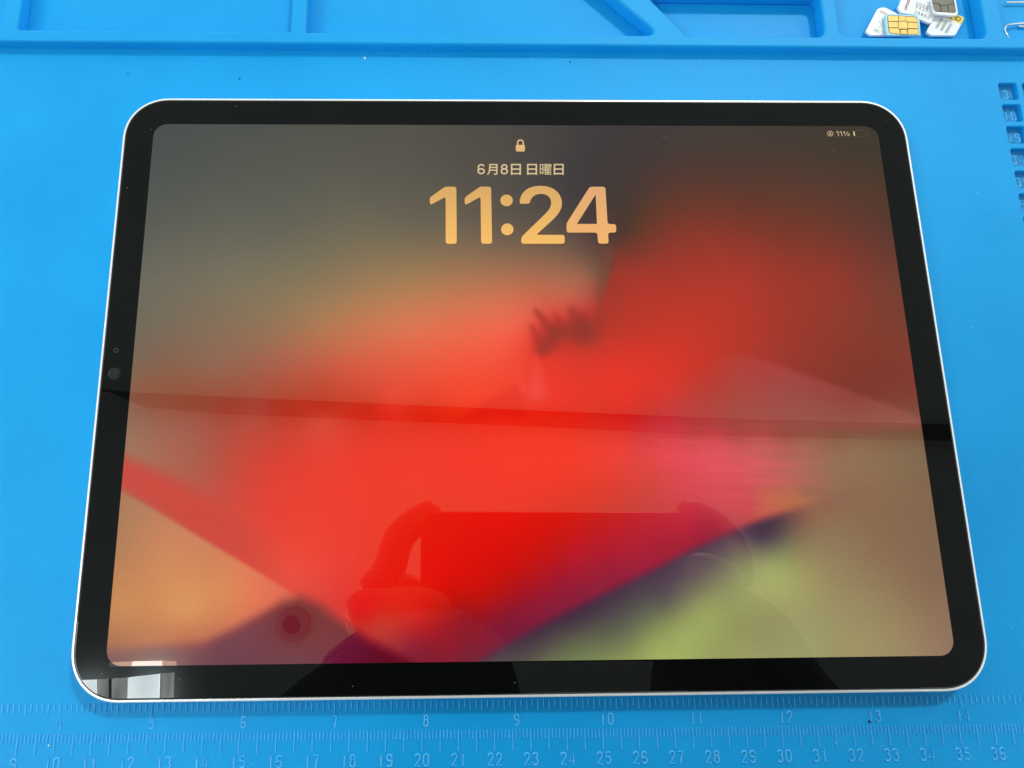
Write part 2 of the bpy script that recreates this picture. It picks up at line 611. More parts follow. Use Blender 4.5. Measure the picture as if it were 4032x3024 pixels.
BASE += samples('''900,1150:228,26,6; 1000,1150:226,20,0; 1100,1150:222,18,0; 1200,1150:206,22,12; 1300,1150:192,28,32; 1400,1140:186,34,48; 1480,1130:190,38,56; 1560,1110:190,52,66;
850,1200:228,24,8; 950,1220:226,18,0; 1050,1220:214,16,0; 1150,1220:196,20,18; 1250,1210:180,26,42; 1350,1200:172,30,50; 1450,1170:170,32,52; 1540,1140:160,34,58;
950,1280:214,18,4; 1050,1290:190,20,14; 1130,1290:160,22,38; 1220,1270:150,26,50; 1330,1240:150,30,56; 1290,1265:146,32,56;
850,1290:224,30,14; 900,1340:205,34,30; 1000,1340:150,22,34; 1080,1340:134,24,46; 1180,1310:140,28,54; 820,1350:200,52,40; 900,1400:140,30,50; 980,1400:140,26,44; 1050,1380:136,26,50; 1020,1425:120,34,52; 940,1430:130,28,46''', .003)
BASE += samples('''300,866:138,78,57; 400,872:146,68,46; 500,876:156,58,38; 600,880:172,48,28; 700,884:190,40,18; 800,888:206,35,12; 900,892:220,32,6; 1000,896:230,30,2; 1100,900:233,30,2; 1200,906:228,30,6;
1300,912:214,32,18; 1400,916:194,36,38; 1500,921:178,48,48; 1600,926:156,56,50; 1700,929:140,66,52; 1800,931:130,74,56; 1900,932:124,80,59; 1970,933:118,80,59''', 0.0)
GREEN = samples('''1760,1100:138,98,80; 1720,1112:112,80,74; 1640,1148:76,54,74; 1900,1100:140,110,82; 1800,1150:148,122,90; 1700,1175:122,116,88; 1980,1180:138,108,82;
1660,1220:158,160,104; 1740,1240:162,162,102; 1820,1250:158,140,98; 1820,1350:160,152,104; 1820,1410:164,152,106; 1920,1200:145,115,86; 1920,1300:150,122,90; 1920,1400:160,138,98; 2020,1280:138,108,84; 2035,1400:152,122,98; 1760,1410:162,166,110''', H)
GREEN += samples('''1590,1160:92,64,76; 1560,1180:90,68,80; 1480,1220:86,67,80; 1400,1264:80,60,74; 1320,1303:72,56,70; 1240,1350:74,58,67; 1160,1395:76,64,68; 1080,1440:84,72,74;
1600,1215:126,126,92; 1560,1228:114,108,90; 1500,1258:104,94,86; 1440,1296:92,86,82; 1400,1326:98,104,80; 1320,1368:94,98,76; 1250,1400:102,112,78; 1180,1428:100,104,78;
1600,1280:150,155,97; 1520,1310:148,155,93; 1480,1360:154,165,96; 1400,1400:150,161,93; 1330,1422:132,139,85; 1440,1345:134,139,87; 1370,1380:120,125,83; 1600,1350:144,147,91; 1600,1410:152,155,97; 1680,1330:148,145,95; 1680,1410:152,149,101; 1540,1420:150,156,95''', .0)
ORANGE = samples('''250,1100:172,126,92; 260,1200:184,130,92; 350,1170:204,134,95; 450,1230:212,135,92; 245,1320:200,138,88; 400,1330:217,146,92; 500,1290:224,136,90; 580,1285:228,116,86; 240,1385:172,114,84; 400,1385:190,112,84; 300,1260:204,136,90; 470,1350:205,125,88''', H)
PURPLE = samples('''240,1425:116,78,82; 350,1422:112,78,85; 450,1412:120,72,80; 540,1372:124,70,78; 630,1322:128,66,62; 630,1365:128,66,62; 700,1362:130,66,64; 640,1420:122,72,76; 760,1410:120,58,66; 880,1440:112,40,52; 260,1400:140,90,84; 400,1402:134,84,84''', H)

NX, NY = 460, 322
gx = np.linspace(-DW / 2 - .2, DW / 2 + .2, NX)
gy = np.linspace(-DH / 2 - .2, DH / 2 + .2, NY)
PX, PY = np.meshgrid(gx, gy)
img = rbf(BASE, PX, PY)


def paint(poly, soft, col, alpha=1.0):
    global img
    m = mask(poly, soft, PX, PY) * alpha
    img = img * (1 - m) + col * m


def blob(cx, cy, tx, ty, wd, col, alpha):
    """soft stroke from (cx, cy) to (tx, ty), tapering towards its far end"""
    global img
    (ax, ay), (bx, by) = on_tab(cx * 1.8228, cy * 1.8228), on_tab(tx * 1.8228, ty * 1.8228)
    X, Y = PX.ravel(), PY.ravel()
    dx, dy = bx - ax, by - ay
    t = np.clip(((X - ax) * dx + (Y - ay) * dy) / (dx * dx + dy * dy), 0, 1)
    d = np.hypot(X - ax - t * dx, Y - ay - t * dy)
    m_ = (np.exp(-(d / (wd * (1 - .65 * t))) ** 2) * alpha * (1 - .45 * t))[:, None]
    img = img * (1 - m_) + col * m_


def smoothnoise(u, v, seed):
    r = np.random.default_rng(seed)
    T = r.random((64, 64))
    iu, iv = np.floor(u).astype(int), np.floor(v).astype(int)
    fu, fv = u - iu, v - iv
    fu, fv = fu * fu * (3 - 2 * fu), fv * fv * (3 - 2 * fv)
    g = lambda a, b: T[a % 64, b % 64]
    return (g(iu, iv) * (1 - fu) * (1 - fv) + g(iu + 1, iv) * fu * (1 - fv) + g(iu, iv + 1) * (1 - fu) * fv + g(iu + 1, iv + 1) * fu * fv)


q = lambda *c: np.sqrt(np.maximum(s2l(c) - H * np.array([1.25, .9, .55]), 0))[None, :]
# red band over the orange lobe, then the lobe, then the violet foot
paint([(180, 960), (262, 985), (330, 1012), (400, 1045), (470, 1090), (560, 1150), (650, 1215), (720, 1265), (640, 1295), (420, 1155), (262, 1060), (180, 1020)], 3.0, q(208, 72, 62),
      .85 * (1 - np.clip((PX.ravel() - on_tab(470 * 1.8228, 1150 * 1.8228)[0]) / 20.0, 0, 1))[:, None])
paint([(150, 1000), (262, 1061), (330, 1099), (420, 1154), (520, 1213), (600, 1262), (650, 1296), (600, 1310), (560, 1334), (500, 1365), (440, 1390), (150, 1412)], .75, rbf(ORANGE, PX, PY))
paint([(150, 1408), (330, 1400), (440, 1390), (500, 1362), (560, 1330), (610, 1300), (648, 1290), (690, 1306), (740, 1345), (800, 1385), (880, 1425), (960, 1500), (150, 1500)], 2.4, rbf(PURPLE, PX, PY))
# green and dusk side of the long diagonal
paint([(2300, 1010), (1900, 1040), (1760, 1085), (1690, 1108), (1600, 1140), (1500, 1185), (1400, 1236), (1300, 1286), (1200, 1334), (1100, 1390), (1010, 1445), (980, 1500), (2300, 1500)], 1.7, rbf(GREEN, PX, PY),
      (1 - np.clip((PX.ravel() - on_tab(1690 * 1.8228, 1200 * 1.8228)[0]) / 30.0, 0, 1))[:, None])
blob(1318, 470, 1322, 560, 3.2, q(96, 66, 56), .5)
blob(1316, 545, 1290, 680, 2.6, q(122, 76, 58), .55)
XX, YY = PX.ravel(), PY.ravel()
y_hi, y_lo = on_tab(1330 * 1.8228, 500 * 1.8228)[1], on_tab(1290 * 1.8228, 690 * 1.8228)[1]
ty = np.clip((y_hi - YY) / (y_hi - y_lo), -.3, 1.4)
edge_x = on_tab(1336 * 1.8228, 510 * 1.8228)[0] + (on_tab(1288 * 1.8228, 692 * 1.8228)[0] - on_tab(1336 * 1.8228, 510 * 1.8228)[0]) * np.clip(ty, 0, 1) ** 1.5
dxr = XX - edge_x
al = np.clip(dxr / 1.6 + .5, 0, 1) * np.exp(-np.clip(dxr, 0, 99) / 7.0) * np.clip(ty * 3.0, 0, 1) * np.clip((1.25 - ty) * 4, 0, 1)
colr = q(112, 50, 46) * (1 - np.clip(ty * 2, 0, 1))[:, None] + q(170, 54, 44) * np.clip(ty * 2, 0, 1)[:, None]
img = img * (1 - .8 * al[:, None]) + colr * .8 * al[:, None]
# wispy strokes
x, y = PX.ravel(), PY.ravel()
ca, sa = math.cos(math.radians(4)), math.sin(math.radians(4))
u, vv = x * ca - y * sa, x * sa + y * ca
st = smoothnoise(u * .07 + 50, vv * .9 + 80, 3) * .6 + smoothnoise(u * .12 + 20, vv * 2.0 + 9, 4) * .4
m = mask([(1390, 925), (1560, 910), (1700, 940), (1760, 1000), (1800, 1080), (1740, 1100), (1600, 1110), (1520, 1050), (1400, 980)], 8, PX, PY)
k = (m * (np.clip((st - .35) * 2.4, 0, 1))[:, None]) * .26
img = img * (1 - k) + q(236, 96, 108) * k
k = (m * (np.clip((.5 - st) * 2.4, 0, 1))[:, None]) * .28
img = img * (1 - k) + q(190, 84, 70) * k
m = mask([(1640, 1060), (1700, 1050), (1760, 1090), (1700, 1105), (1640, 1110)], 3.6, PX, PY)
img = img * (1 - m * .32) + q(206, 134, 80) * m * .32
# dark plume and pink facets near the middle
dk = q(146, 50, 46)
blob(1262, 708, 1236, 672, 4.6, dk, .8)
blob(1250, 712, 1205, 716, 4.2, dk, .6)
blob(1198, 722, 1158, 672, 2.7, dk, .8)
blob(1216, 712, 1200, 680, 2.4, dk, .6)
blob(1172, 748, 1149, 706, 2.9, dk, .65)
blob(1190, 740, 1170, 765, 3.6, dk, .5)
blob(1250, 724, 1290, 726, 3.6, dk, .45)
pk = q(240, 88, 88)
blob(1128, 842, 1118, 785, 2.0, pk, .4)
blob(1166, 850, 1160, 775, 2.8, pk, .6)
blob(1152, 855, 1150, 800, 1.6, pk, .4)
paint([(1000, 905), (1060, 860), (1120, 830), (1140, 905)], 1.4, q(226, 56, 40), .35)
# paler triangle on the right
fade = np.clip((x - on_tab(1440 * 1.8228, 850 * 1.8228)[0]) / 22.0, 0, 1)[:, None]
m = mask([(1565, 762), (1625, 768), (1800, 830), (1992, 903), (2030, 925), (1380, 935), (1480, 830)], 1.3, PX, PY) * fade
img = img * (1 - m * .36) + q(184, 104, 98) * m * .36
# soft blue-grey sweep at the top centre
img = np.clip(img, 0, 1.05) ** 2
vs = np.stack([x, y, np.full(x.shape, 6.05)], 1)
idx = np.arange(NX * NY).reshape(NY, NX)
fs = np.stack([idx[:-1, :-1], idx[:-1, 1:], idx[1:, 1:], idx[1:, :-1]], -1).reshape(-1, 4)
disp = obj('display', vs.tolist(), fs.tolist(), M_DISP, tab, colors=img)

# --- lettering on the display, each glyph a flat shape a hair above it
ZT = 6.075


def glyph(name, polys, topcol, botcol, y0, y1):
    V, F, C = [], [], []
    bm = bmesh.new()
    for k, pl in enumerate(polys):
        holes = pl[1:] if isinstance(pl[0], list) else []
        o = pl[0] if isinstance(pl[0], list) else pl
        es = []
        for lp in [o] + holes:
            vv_ = [bm.verts.new((p[0], p[1], ZT + .002 * k)) for p in lp]
            for i in range(len(vv_)):
                es.append(bm.edges.new((vv_[i], vv_[(i + 1) % len(vv_)])))
        bmesh.ops.triangle_fill(bm, use_beauty=True, use_dissolve=False, edges=es, normal=(0, 0, 1))
    bm.verts.ensure_lookup_table(); bm.verts.index_update()
    V = [tuple(v.co) for v in bm.verts]
    F = [tuple(v.index for v in (fc.verts if fc.normal.z > 0 else reversed(fc.verts[:]))) for fc in bm.faces]
    bm.free()
    a, b = s2l(topcol), s2l(botcol)
    C = [a + (b - a) * min(1, max(0, (y1 - v[1]) / (y1 - y0))) for v in V]
    C = [np.maximum(c - .03, 0) for c in C]
    return obj(name, V, F, M_TEXT, disp, colors=np.array(C))


def soften(pts, r):
    """clip the corners of an outline a little"""
    out = []
    n = len(pts)
    for i, p in enumerate(pts):
        a, b = pts[i - 1], pts[(i + 1) % n]
        la, lb = math.dist(a, p), math.dist(b, p)
        ra, rb = min(r, la * .4), min(r, lb * .4)
        A = (p[0] + (a[0] - p[0]) * ra / la, p[1] + (a[1] - p[1]) * ra / la)
        B = (p[0] + (b[0] - p[0]) * rb / lb, p[1] + (b[1] - p[1]) * rb / lb)
        for t in (0, .33, .67, 1):
            out.append(tuple(A[k] * (1 - t) ** 2 + 2 * p[k] * t * (1 - t) + B[k] * t * t for k in (0, 1)))
    return out


def zt(pts, ox=1600, oy=500, s=900 / 2212):
    return [on_tab(ox + x * s, oy + y * s) for x, y in pts]


GT, GB = (214, 168, 106), (246, 190, 108)
yy1, yy0 = zt([(1000, 570)])[0][1], zt([(1000, 1130)])[0][1]
one = [(375, 577), (484, 577), (488, 1130), (381, 1130), (380, 674), (230, 756), (224, 684)]
glyph('clock_digit', [soften(zt(one), .8)], GT, GB, yy0, yy1)
one2 = [(712, 577), (820, 577), (830, 1129), (724, 1129), (718, 674), (568, 757), (562, 684)]
glyph('clock_digit', [soften(zt(one2), .8)], GT, GB, yy0, yy1)
glyph('clock_colon', [zt([(970 + 60 * math.cos(a), 710 + 56 * math.sin(a)) for a in np.linspace(0, 6.283, 33)[:-1]]),
                      zt([(977 + 60 * math.cos(a), 990 + 57 * math.sin(a)) for a in np.linspace(0, 6.283, 33)[:-1]])], GT, GB, yy0, yy1)
two = [(1097, 742), (1097, 712), (1108, 670), (1135, 627), (1180, 592), (1240, 573), (1305, 568), (1370, 576), (1430, 600), (1475, 640), (1500, 690), (1508, 740),
       (1498, 790), (1470, 840), (1425, 890), (1257, 1043), (1531, 1044), (1533, 1129), (1112, 1129), (1112, 1066), (1345, 840), (1385, 795), (1400, 755), (1402, 722),
       (1393, 690), (1370, 664), (1335, 649), (1295, 646), (1250, 655), (1215, 682), (1199, 715), (1192, 742)]
glyph('clock_digit', [soften(zt(two), .8)], GT, GB, yy0, yy1)
four = [(1775, 578), (1926, 578), (1948, 939), (2030, 940), (2032, 1021), (1952, 1021), (1958, 1128), (1857, 1128), (1848, 1021), (1551, 1021), (1550, 932)]
glyph('clock_digit', [[soften(zt(four), .8), soften(zt([(1832, 652), (1650, 938), (1845, 938)]), .3)]], (222, 168, 120), (242, 180, 112), yy0, yy1)


def ribbon(path, wd):
    """outline polygons (mm) of a stroke: one per segment plus round joints"""
    out = []
    for i in range(len(path) - 1):
        (x0, y0), (x1, y1) = path[i], path[i + 1]
        L = math.hypot(x1 - x0, y1 - y0)
        if L < 1e-6: continue
        nx, ny = -(y1 - y0) / L * wd / 2, (x1 - x0) / L * wd / 2
        ex, ey = (x1 - x0) / L * wd * .35, (y1 - y0) / L * wd * .35
        out.append([(x0 + nx - ex, y0 + ny - ey), (x0 - nx - ex, y0 - ny - ey), (x1 - nx + ex, y1 - ny + ey), (x1 + nx + ex, y1 + ny + ey)])
    return out


def strokes(name, paths, wd, c0, c1, tf=zt):
    polys = []
    for p in paths:
        polys += ribbon(tf(p), wd)
    ys = [q_[1] for pl in polys for q_ in pl]
    return glyph(name, polys, c0, c1, min(ys), max(ys))


DC0 = (214, 192, 150)
W = .46


def boxd(x, y, w_, h_, path):
    return [[(x + a * w_, y + (1 - b) * h_) for a, b in st] for st in path]


def digit_paths(ch, x, y, w_, h_):
    return [[(x + a / .5 * w_, y + (1 - b) * h_) for a, b in st] for st in DIG[ch]]


def nichi(x0, x1, y0=360, y1=458):
    m_ = (y0 + y1) / 2 - 2
    return [[(x0, y1), (x0, y0 + 3), (x1, y0 + 3), (x1, y1)], [(x0, m_), (x1, m_)], [(x0, y1 - 7), (x1, y1 - 7)]]


strokes('date_digit', digit_paths('6', 688, 363, 72, 90), W, DC0, DC0)
strokes('date_character', [[(808, 362), (806, 410), (800, 440), (788, 457)], [(808, 363), (876, 363), (876, 452), (864, 457), (852, 455)], [(808, 391), (876, 391)], [(806, 418), (876, 418)]], W * .9, DC0, DC0)
strokes('date_digit', digit_paths('8', 912, 363, 72, 90), W, DC0, DC0)
strokes('date_character', nichi(1019, 1102), W, DC0, DC0)
strokes('date_character', nichi(1175, 1258), W, DC0, DC0)
yo = [[(1296, 452), (1296, 363), (1322, 363), (1322, 452)], [(1296, 405), (1322, 405)], [(1296, 445), (1322, 445)],
      [(1336, 362), (1362, 362), (1362, 388), (1336, 388)], [(1338, 375), (1362, 375)], [(1372, 362), (1398, 362), (1398, 388), (1372, 388)], [(1374, 375), (1398, 375)],
      [(1350, 392), (1334, 418)], [(1344, 404), (1344, 458)], [(1344, 406), (1400, 406)], [(1344, 423), (1398, 423)], [(1344, 439), (1398, 439)], [(1344, 456), (1402, 456)], [(1371, 394), (1371, 456)]]
strokes('date_character', yo, W * .62, DC0, DC0)
strokes('date_character', nichi(1433, 1516), W, DC0, DC0)
lock_b = soften(zt([(1059, 172), (1148, 172), (1147, 237), (1060, 237)]), .5)
sh = zt([(1077, 176), (1077, 150), (1081, 137), (1091, 128), (1103, 126), (1116, 128), (1126, 137), (1131, 150), (1131, 176)])
glyph('lock_icon', [lock_b] + ribbon(sh, .42), (228, 190, 140), (226, 178, 122), zt([(0, 237)])[0][1], zt([(0, 122)])[0][1])
zs = lambda pts: zt(pts, 3200, 420, 400 / 2212)
SCOL = (190, 170, 138)
cir = [(380 + 58 * math.cos(a), 585 + 52 * math.sin(a)) for a in np.linspace(.35, 5.9, 22)]
strokes('rotation_lock_icon', [cir, [(450, 590), (425, 600)]], .22, SCOL, SCOL, zs)
strokes('rotation_lock_icon', [[(365, 592), (400, 592)], [(366, 606), (399, 606)], [(370, 585), (373, 566), (384, 560), (394, 568), (396, 585)]], .2, SCOL, SCOL, zs)
strokes('status_digit', [[(515, 556), (545, 538), (568, 636)]], .26, SCOL, SCOL, zs)
strokes('status_digit', [[(590, 556), (620, 538), (643, 636)]], .26, SCOL, SCOL, zs)
strokes('percent_sign', [[(768, 540), (705, 634)], [(672 + 16 * 1, 540), (702, 552), (700, 572), (686, 584), (674, 572), (674, 552), (688, 540)],
                         [(780, 588), (800, 598), (800, 622), (784, 634), (766, 624), (764, 600), (780, 588)]], .2, SCOL, SCOL, zs)
BC = (100, 86, 78)
strokes('battery_icon', [[(900, 522), (1150, 522), (1164, 545), (1172, 630), (1150, 648), (920, 654), (890, 640), (878, 540), (900, 522)], [(1192, 560), (1214, 578), (1196, 600)]], .1, BC, BC, zs)
strokes('battery_level', [[(896, 546), (910, 620)]], .42, (226, 200, 160), (226, 200, 160), zs)

# camera and sensor in the left bezel
cx_, cy_ = on_tab(380 + 400 * .193, 1300 + 412 * .193)
v, f = loft([[(cx_ + r_ * math.cos(a), cy_ + r_ * math.sin(a), z_) for a in np.linspace(0, 2 * math.pi, 25)[:-1]] for r_, z_ in ((.72, 6.112), (.72, 6.125), (.5, 6.125), (.5, 6.112))], False, False)
obj('sensor_ring', v, f, M_RING, tab)
cx_, cy_ = on_tab(380 + 365 * .193, 1300 + 885 * .193)
cl, f = loft([[(cx_ + r_ * math.cos(a), cy_ + r_ * math.sin(a), z_) for a in np.linspace(0, 2 * math.pi, 33)[:-1]] for r_, z_ in ((1.75, 6.112), (1.72, 6.118), (1.2, 6.13))], False, True)
lens = obj('front_camera', cl, f, M_LENS, tab, smooth=60)
v, f = tube([[(cx_ + .15, cy_ + .9, 6.13), (cx_ + .2, cy_, 6.13), (cx_ + .1, cy_ - .9, 6.13)]], .09, 5)
obj('lens_glint', v, f, M_RING, lens)

# ------------------------------------------------------------------ SIM cards in the tray
M_WHITE = mat('white_card_plastic', (0.80, 0.84, 0.85), 0.35)
worn(M_WHITE, 300.0, (0.78, 0.82, 0.83), (0.83, 0.86, 0.87), bump=.1, bscale=900)
M_CYAN = mat('pale_blue_card_plastic', (0.30, 0.66, 0.80), 0.35)
M_GOLD = mat('gold_contacts', (0.62, 0.42, 0.10), 0.42, metal=.35)
worn(M_GOLD, 500.0, (0.56, 0.37, 0.08), (0.68, 0.48, 0.14), rough=(.3, .5))
M_GREY = mat('tarnished_contacts', (0.15, 0.14, 0.11), 0.4, metal=.3)
M_LINE = mat('contact_gap', (0.16, 0.10, 0.02), 0.7)
M_LINE2 = mat('dark_contact_gap', (0.02, 0.02, 0.018), 0.7)
M_RED = mat('red_print', (0.45, 0.05, 0.06), 0.5)
M_INK = mat('grey_print', (0.20, 0.22, 0.22), 0.5)
M_INK2 = mat('faded_print', (0.42, 0.46, 0.46), 0.5)
M_YEL = mat('yellow_print', (0.85, 0.62, 0.03), 0.4)
M_BLK = mat('dark_print', (0.09, 0.07, 0.01), 0.5)


def plane_frame(corners):
    """corners: three 3D points (mm): origin, +u, +v"""
    O, U, Vv = [Vector(c) for c in corners]
    return O, (U - O), (Vv - O)


def card(outline, z, tiltx, tilty, thick, m, label, piv):
    """a card whose outline is given in photo pixels at height z; returns object and a pixel->surface function"""
    pts = [at(px, py, z) for px, py in outline]
    cx = sum(p[0] for p in pts) / len(pts); cy = sum(p[1] for p in pts) / len(pts)

    def surf(px, py, up=0.0):
        # meet the tilted plane z = z + tiltx*(x-cx) + tilty*(y-cy)
        d = ray(px, py)
        n = Vector((-tiltx, -tilty, 1.0))
        o = Vector(CAM.tolist()); dd = Vector(d.tolist())
        t = (n.dot(Vector((cx, cy, z + up)) - o)) / n.dot(dd)
        p = o + dd * t
        return (p.x, p.y, p.z)
    root = empty('sim_card', (cx, cy, z))
    inv = lambda p: (p[0] - cx, p[1] - cy, p[2] - z)
    top_ = [inv(surf(px, py)) for px, py in outline]
    n = Vector((-tiltx, -tilty, 1)).normalized()
    down = [tuple(Vector(p) - n * thick) for p in top_]
    inner = []
    c0 = Vector((0, 0, 0))
    for p in top_:
        inner.append(tuple(Vector(p) * .985 + n * .03))
    if sum(top_[i][0] * top_[(i + 1) % len(top_)][1] - top_[(i + 1) % len(top_)][0] * top_[i][1] for i in range(len(top_))) < 0:
        top_, down, inner = top_[::-1], down[::-1], inner[::-1]
    v, f = loft([down, top_, inner])
    obj('card_body', v, f, m, root)
    tag(root, label, 'sim card', 'SIM cards lying in the tray')

    def flat(name, polys, mt, up=.05, parent=None):
        V, F = [], []
        for k, pl in enumerate(polys):
            b = len(V)
            P = [inv(surf(px, py, up + .002 * k)) for px, py in pl]
            V += P
            F.append(tuple(range(b, b + len(P))))
        bm_o = obj(name, V, F, mt, parent or root)
        return bm_o

    def line(name, paths, wpx, mt, up=.07):
        polys = []
        for p in paths:
            polys += ribbon(p, wpx)
        return flat(name, polys, mt, up)
    return root, flat, line


def cz(pts):                                         # zoom picture pixels -> photo pixels
    return [(3380 + x * .21700, y * .21700) for x, y in pts]


def rnd(pts, r=4):
    return soften(pts, r)


LET = {'d': [arc(.22, .3, .2, .28, 0, 360, 10), [(.43, 1.0), (.43, 0)]], 'o': [arc(.25, .3, .22, .3, 0, 360, 10)],
       'c': [arc(.27, .3, .22, .3, 40, 320, 8)], 'm': [[(.02, 0), (.02, .6)], arc(.15, .4, .12, .2, 180, 0, 5) + [(.27, 0)], arc(.4, .4, .12, .2, 180, 0, 5) + [(.52, 0)]],
       'a': [arc(.24, .3, .22, .3, 0, 360, 10), [(.46, .6), (.46, 0)]], 'u': [[(.04, .6), (.04, .2)] + arc(.22, .2, .18, .2, 180, 360, 6) + [(.4, .6)], [(.4, .6), (.4, 0)]]}
LET.update(DIG)


def word(text, o, ux, uy, adv):
    """strokes of a word: origin, baseline step vector per unit, up vector"""
    out = []
    x = 0
    for ch in text:
        if ch != ' ':
            for st in LET[ch]:
                out.append([(o[0] + ux[0] * (x + a) + uy[0] * b, o[1] + ux[1] * (x + a) + uy[1] * b) for a, b in st])
        x += adv * (1.2 if ch == 'm' else 1)
    return out


# 1 white card under the gold one, left
c1 = rnd(cz([(345, 165), (420, 135), (490, 138), (720, 255), (600, 400), (505, 640), (220, 640), (150, 590), (135, 570), (140, 550)]), 5)
_, fl, ln = card(c1, 0.4, 0.02, -0.03, .7, M_WHITE, 'white SIM card with red print, half under the gold-chip card', None)
ln('logo', word('oco', cz([(385, 215)])[0], (18, 9.5), (6, -11), .55), 1.7, M_RED)
ln('printed_number', word('1211', cz([(425, 300)])[0], (-12, 21), (15, 9), .72), 1.4, M_INK2)
ln('printed_number', word('112', cz([(400, 470)])[0], (9, 6), (8, -12), .8), 1.3, M_INK2)
ln('printed_number', word('9812', cz([(250, 560)])[0], (18, 7), (6, -13), .62), 1.2, M_INK2)

# 2 card with number rows, centre back
c3 = rnd(cz([(780, -40), (770, 10), (757, 35), (760, 65), (722, 110), (722, 150), (775, 235), (1050, 270), (1100, 345), (1290, 425), (1325, 410), (1450, 200), (1420, -40)]), 4)
_, fl, ln = card(c3, 1.0, 0.0, 0.02, .7, M_WHITE, 'white SIM card printed with rows of grey digits, beside the grey-chip card', None)
ln('logo', word('omoco', cz([(868, 195)])[0], (9, -26), (-12, -7), .36), 1.9, M_RED)
for i, (s_, p_) in enumerate((('2008', (1040, 80)), ('5425', (1035, 140)), ('38860', (1010, 235)))):
    ln('printed_number', word(s_, cz([p_])[0], (15.5, 5.6), (3.5, -11), .85), 1.5, M_INK)

# 3 white card with yellow corner, right
c5 = rnd(cz([(1390, 285), (1460, 262), (1790, 268), (1905, 305), (1915, 345), (1765, 628), (1740, 642), (1330, 642), (1248, 590), (1243, 562)]), 5)
_, fl, ln = card(c5, 0.6, 0.0, -0.02, .7, M_WHITE, 'white SIM card with a yellow corner, rightmost in the tray', None)
fl('yellow_corner', [cz([(1540, 292), (1790, 268), (1903, 308), (1912, 345), (1862, 440)])], M_YEL, .045)
ln('logo', word('au', cz([(1866, 322)])[0], (-36, -13), (-9, 24), .56), 3.6, M_BLK)
for i in range(3):
    ln('printed_number', word('88088', cz([(1395 + i * 85, 500 + i * 45)])[0], (8, -14), (9, 4), .56), 2.2, M_INK2)

# 4 white card with a tarnished chip, lying over 2 and 3
c4 = rnd(cz([(1325, -60), (1335, 60), (1375, 225), (1430, 262), (1700, 285), (1780, 280), (1808, 240), (1755, -60)]), 5)
_, fl, ln = card(c4, 2.3, 0.0, 0.03, .7, M_WHITE, 'white SIM card with a dark grey chip, lying on top of its neighbours', None)
chip = rnd(cz([(1318, -60), (1345, 60), (1370, 170), (1400, 212), (1745, 236), (1772, 205), (1722, -60)]), 4)
fl('chip_backing', [chip], M_LINE2, .04)
gp = [[(1330, -50), (1715, -50), (1728, 65), (1655, 72), (1625, 92), (1500, 90), (1430, 55), (1345, 48)],
      [(1350, 64), (1425, 68), (1478, 108), (1500, 208), (1405, 202), (1375, 165)],
      [(1495, 104), (1612, 104), (1632, 220), (1515, 212)], [(1628, 106), (1662, 84), (1732, 82), (1762, 195), (1745, 228), (1646, 222)]]
for g_ in gp:
    fl('contact_pad', [cz(g_)], M_GREY, .09)

# 5 gold chip card, in front
c2 = rnd(cz([(480, 270), (540, 248), (1030, 272), (1080, 300), (1110, 350), (1130, 640), (520, 640), (498, 560)]), 4)
_, fl, ln = card(c2, 1.7, 0.0, -0.02, .7, M_CYAN, 'pale blue SIM card with a gold chip of nine contacts, front of the tray', None)
chip = rnd(cz([(520, 300), (555, 272), (1025, 298), (1065, 330), (1098, 600), (1080, 632), (830, 632), (580, 610), (550, 575)]), 3)
fl('chip_backing', [chip], M_LINE, .04)
gold = [[(530, 305), (560, 280), (720, 290), (726, 386), (545, 380)], [(735, 290), (858, 298), (862, 376), (735, 378)], [(868, 300), (1025, 308), (1060, 338), (1072, 404), (880, 392), (868, 372)],
        [(545, 394), (716, 402), (722, 498), (555, 496)], [(728, 402), (745, 390), (868, 388), (888, 412), (894, 508), (870, 522), (732, 520)], [(900, 408), (1074, 416), (1082, 516), (902, 510)],
        [(556, 512), (722, 514), (745, 545), (752, 612), (585, 600), (565, 570)], [(764, 542), (880, 540), (888, 618), (766, 612)], [(900, 528), (1084, 532), (1088, 600), (1076, 622), (900, 620)]]
for g_ in gold:
    fl('contact_pad', [cz(g_)], M_GOLD, .09)

# ------------------------------------------------------------------ steel pins at the right edge
M_STEEL = mat('polished_steel', (0.80, 0.80, 0.74), 0.22, metal=1.0)
pz = lambda x, y, z=0.0: at(3840 + x * .0904, y * .0904, z)


def wire(name, pts, r, label, n=10):
    o = pts[0]
    v, f = tube([[(p[0] - o[0], p[1] - o[1], p[2] - o[2]) for p in pts]], r, n)
    ob = obj(name, v, f, M_STEEL, smooth=50)
    ob.location = [c * MM for c in o]
    tag(ob, label, 'steel pin')
    return ob


wire('steel_pin', [pz(1335, 108, -.9), pz(1700, 108, -.9), pz(2124, 100, -.9), pz(3200, 80, -.9)], .33, 'straight steel pin lying farthest back in the right tray')
loop = [pz(3000, 900, -.9), pz(2124, 1008, -.9), pz(1700, 1045, -.7), pz(1450, 1075, 0.2), pz(1340, 1140, 1.0), pz(1280, 1250, 1.4), pz(1285, 1340, 1.5), pz(1340, 1460, 1.9), pz(1400, 1560, 2.2), pz(1460, 1680, 1.6)]
wire('bent_steel_pin', loop, .31, 'bent steel pin whose hooked end rests against the tray rim')
wire('steel_pin', [pz(1870, 1155, -1.2), pz(2124, 1160, -1.2), pz(3000, 1170, -1.2)], .33, 'short steel pin end lying inside the hook of the bent pin')

# ------------------------------------------------------------------ crumbs and dust
M_CR1 = mat('pale_crumb', (0.75, 0.78, 0.70), 0.7)
M_CR2 = mat('dark_crumb', (0.01, 0.04, 0.09), 0.7)
M_DUST = mat('pale_blue_dust', (0.30, 0.62, 0.85), 0.8)


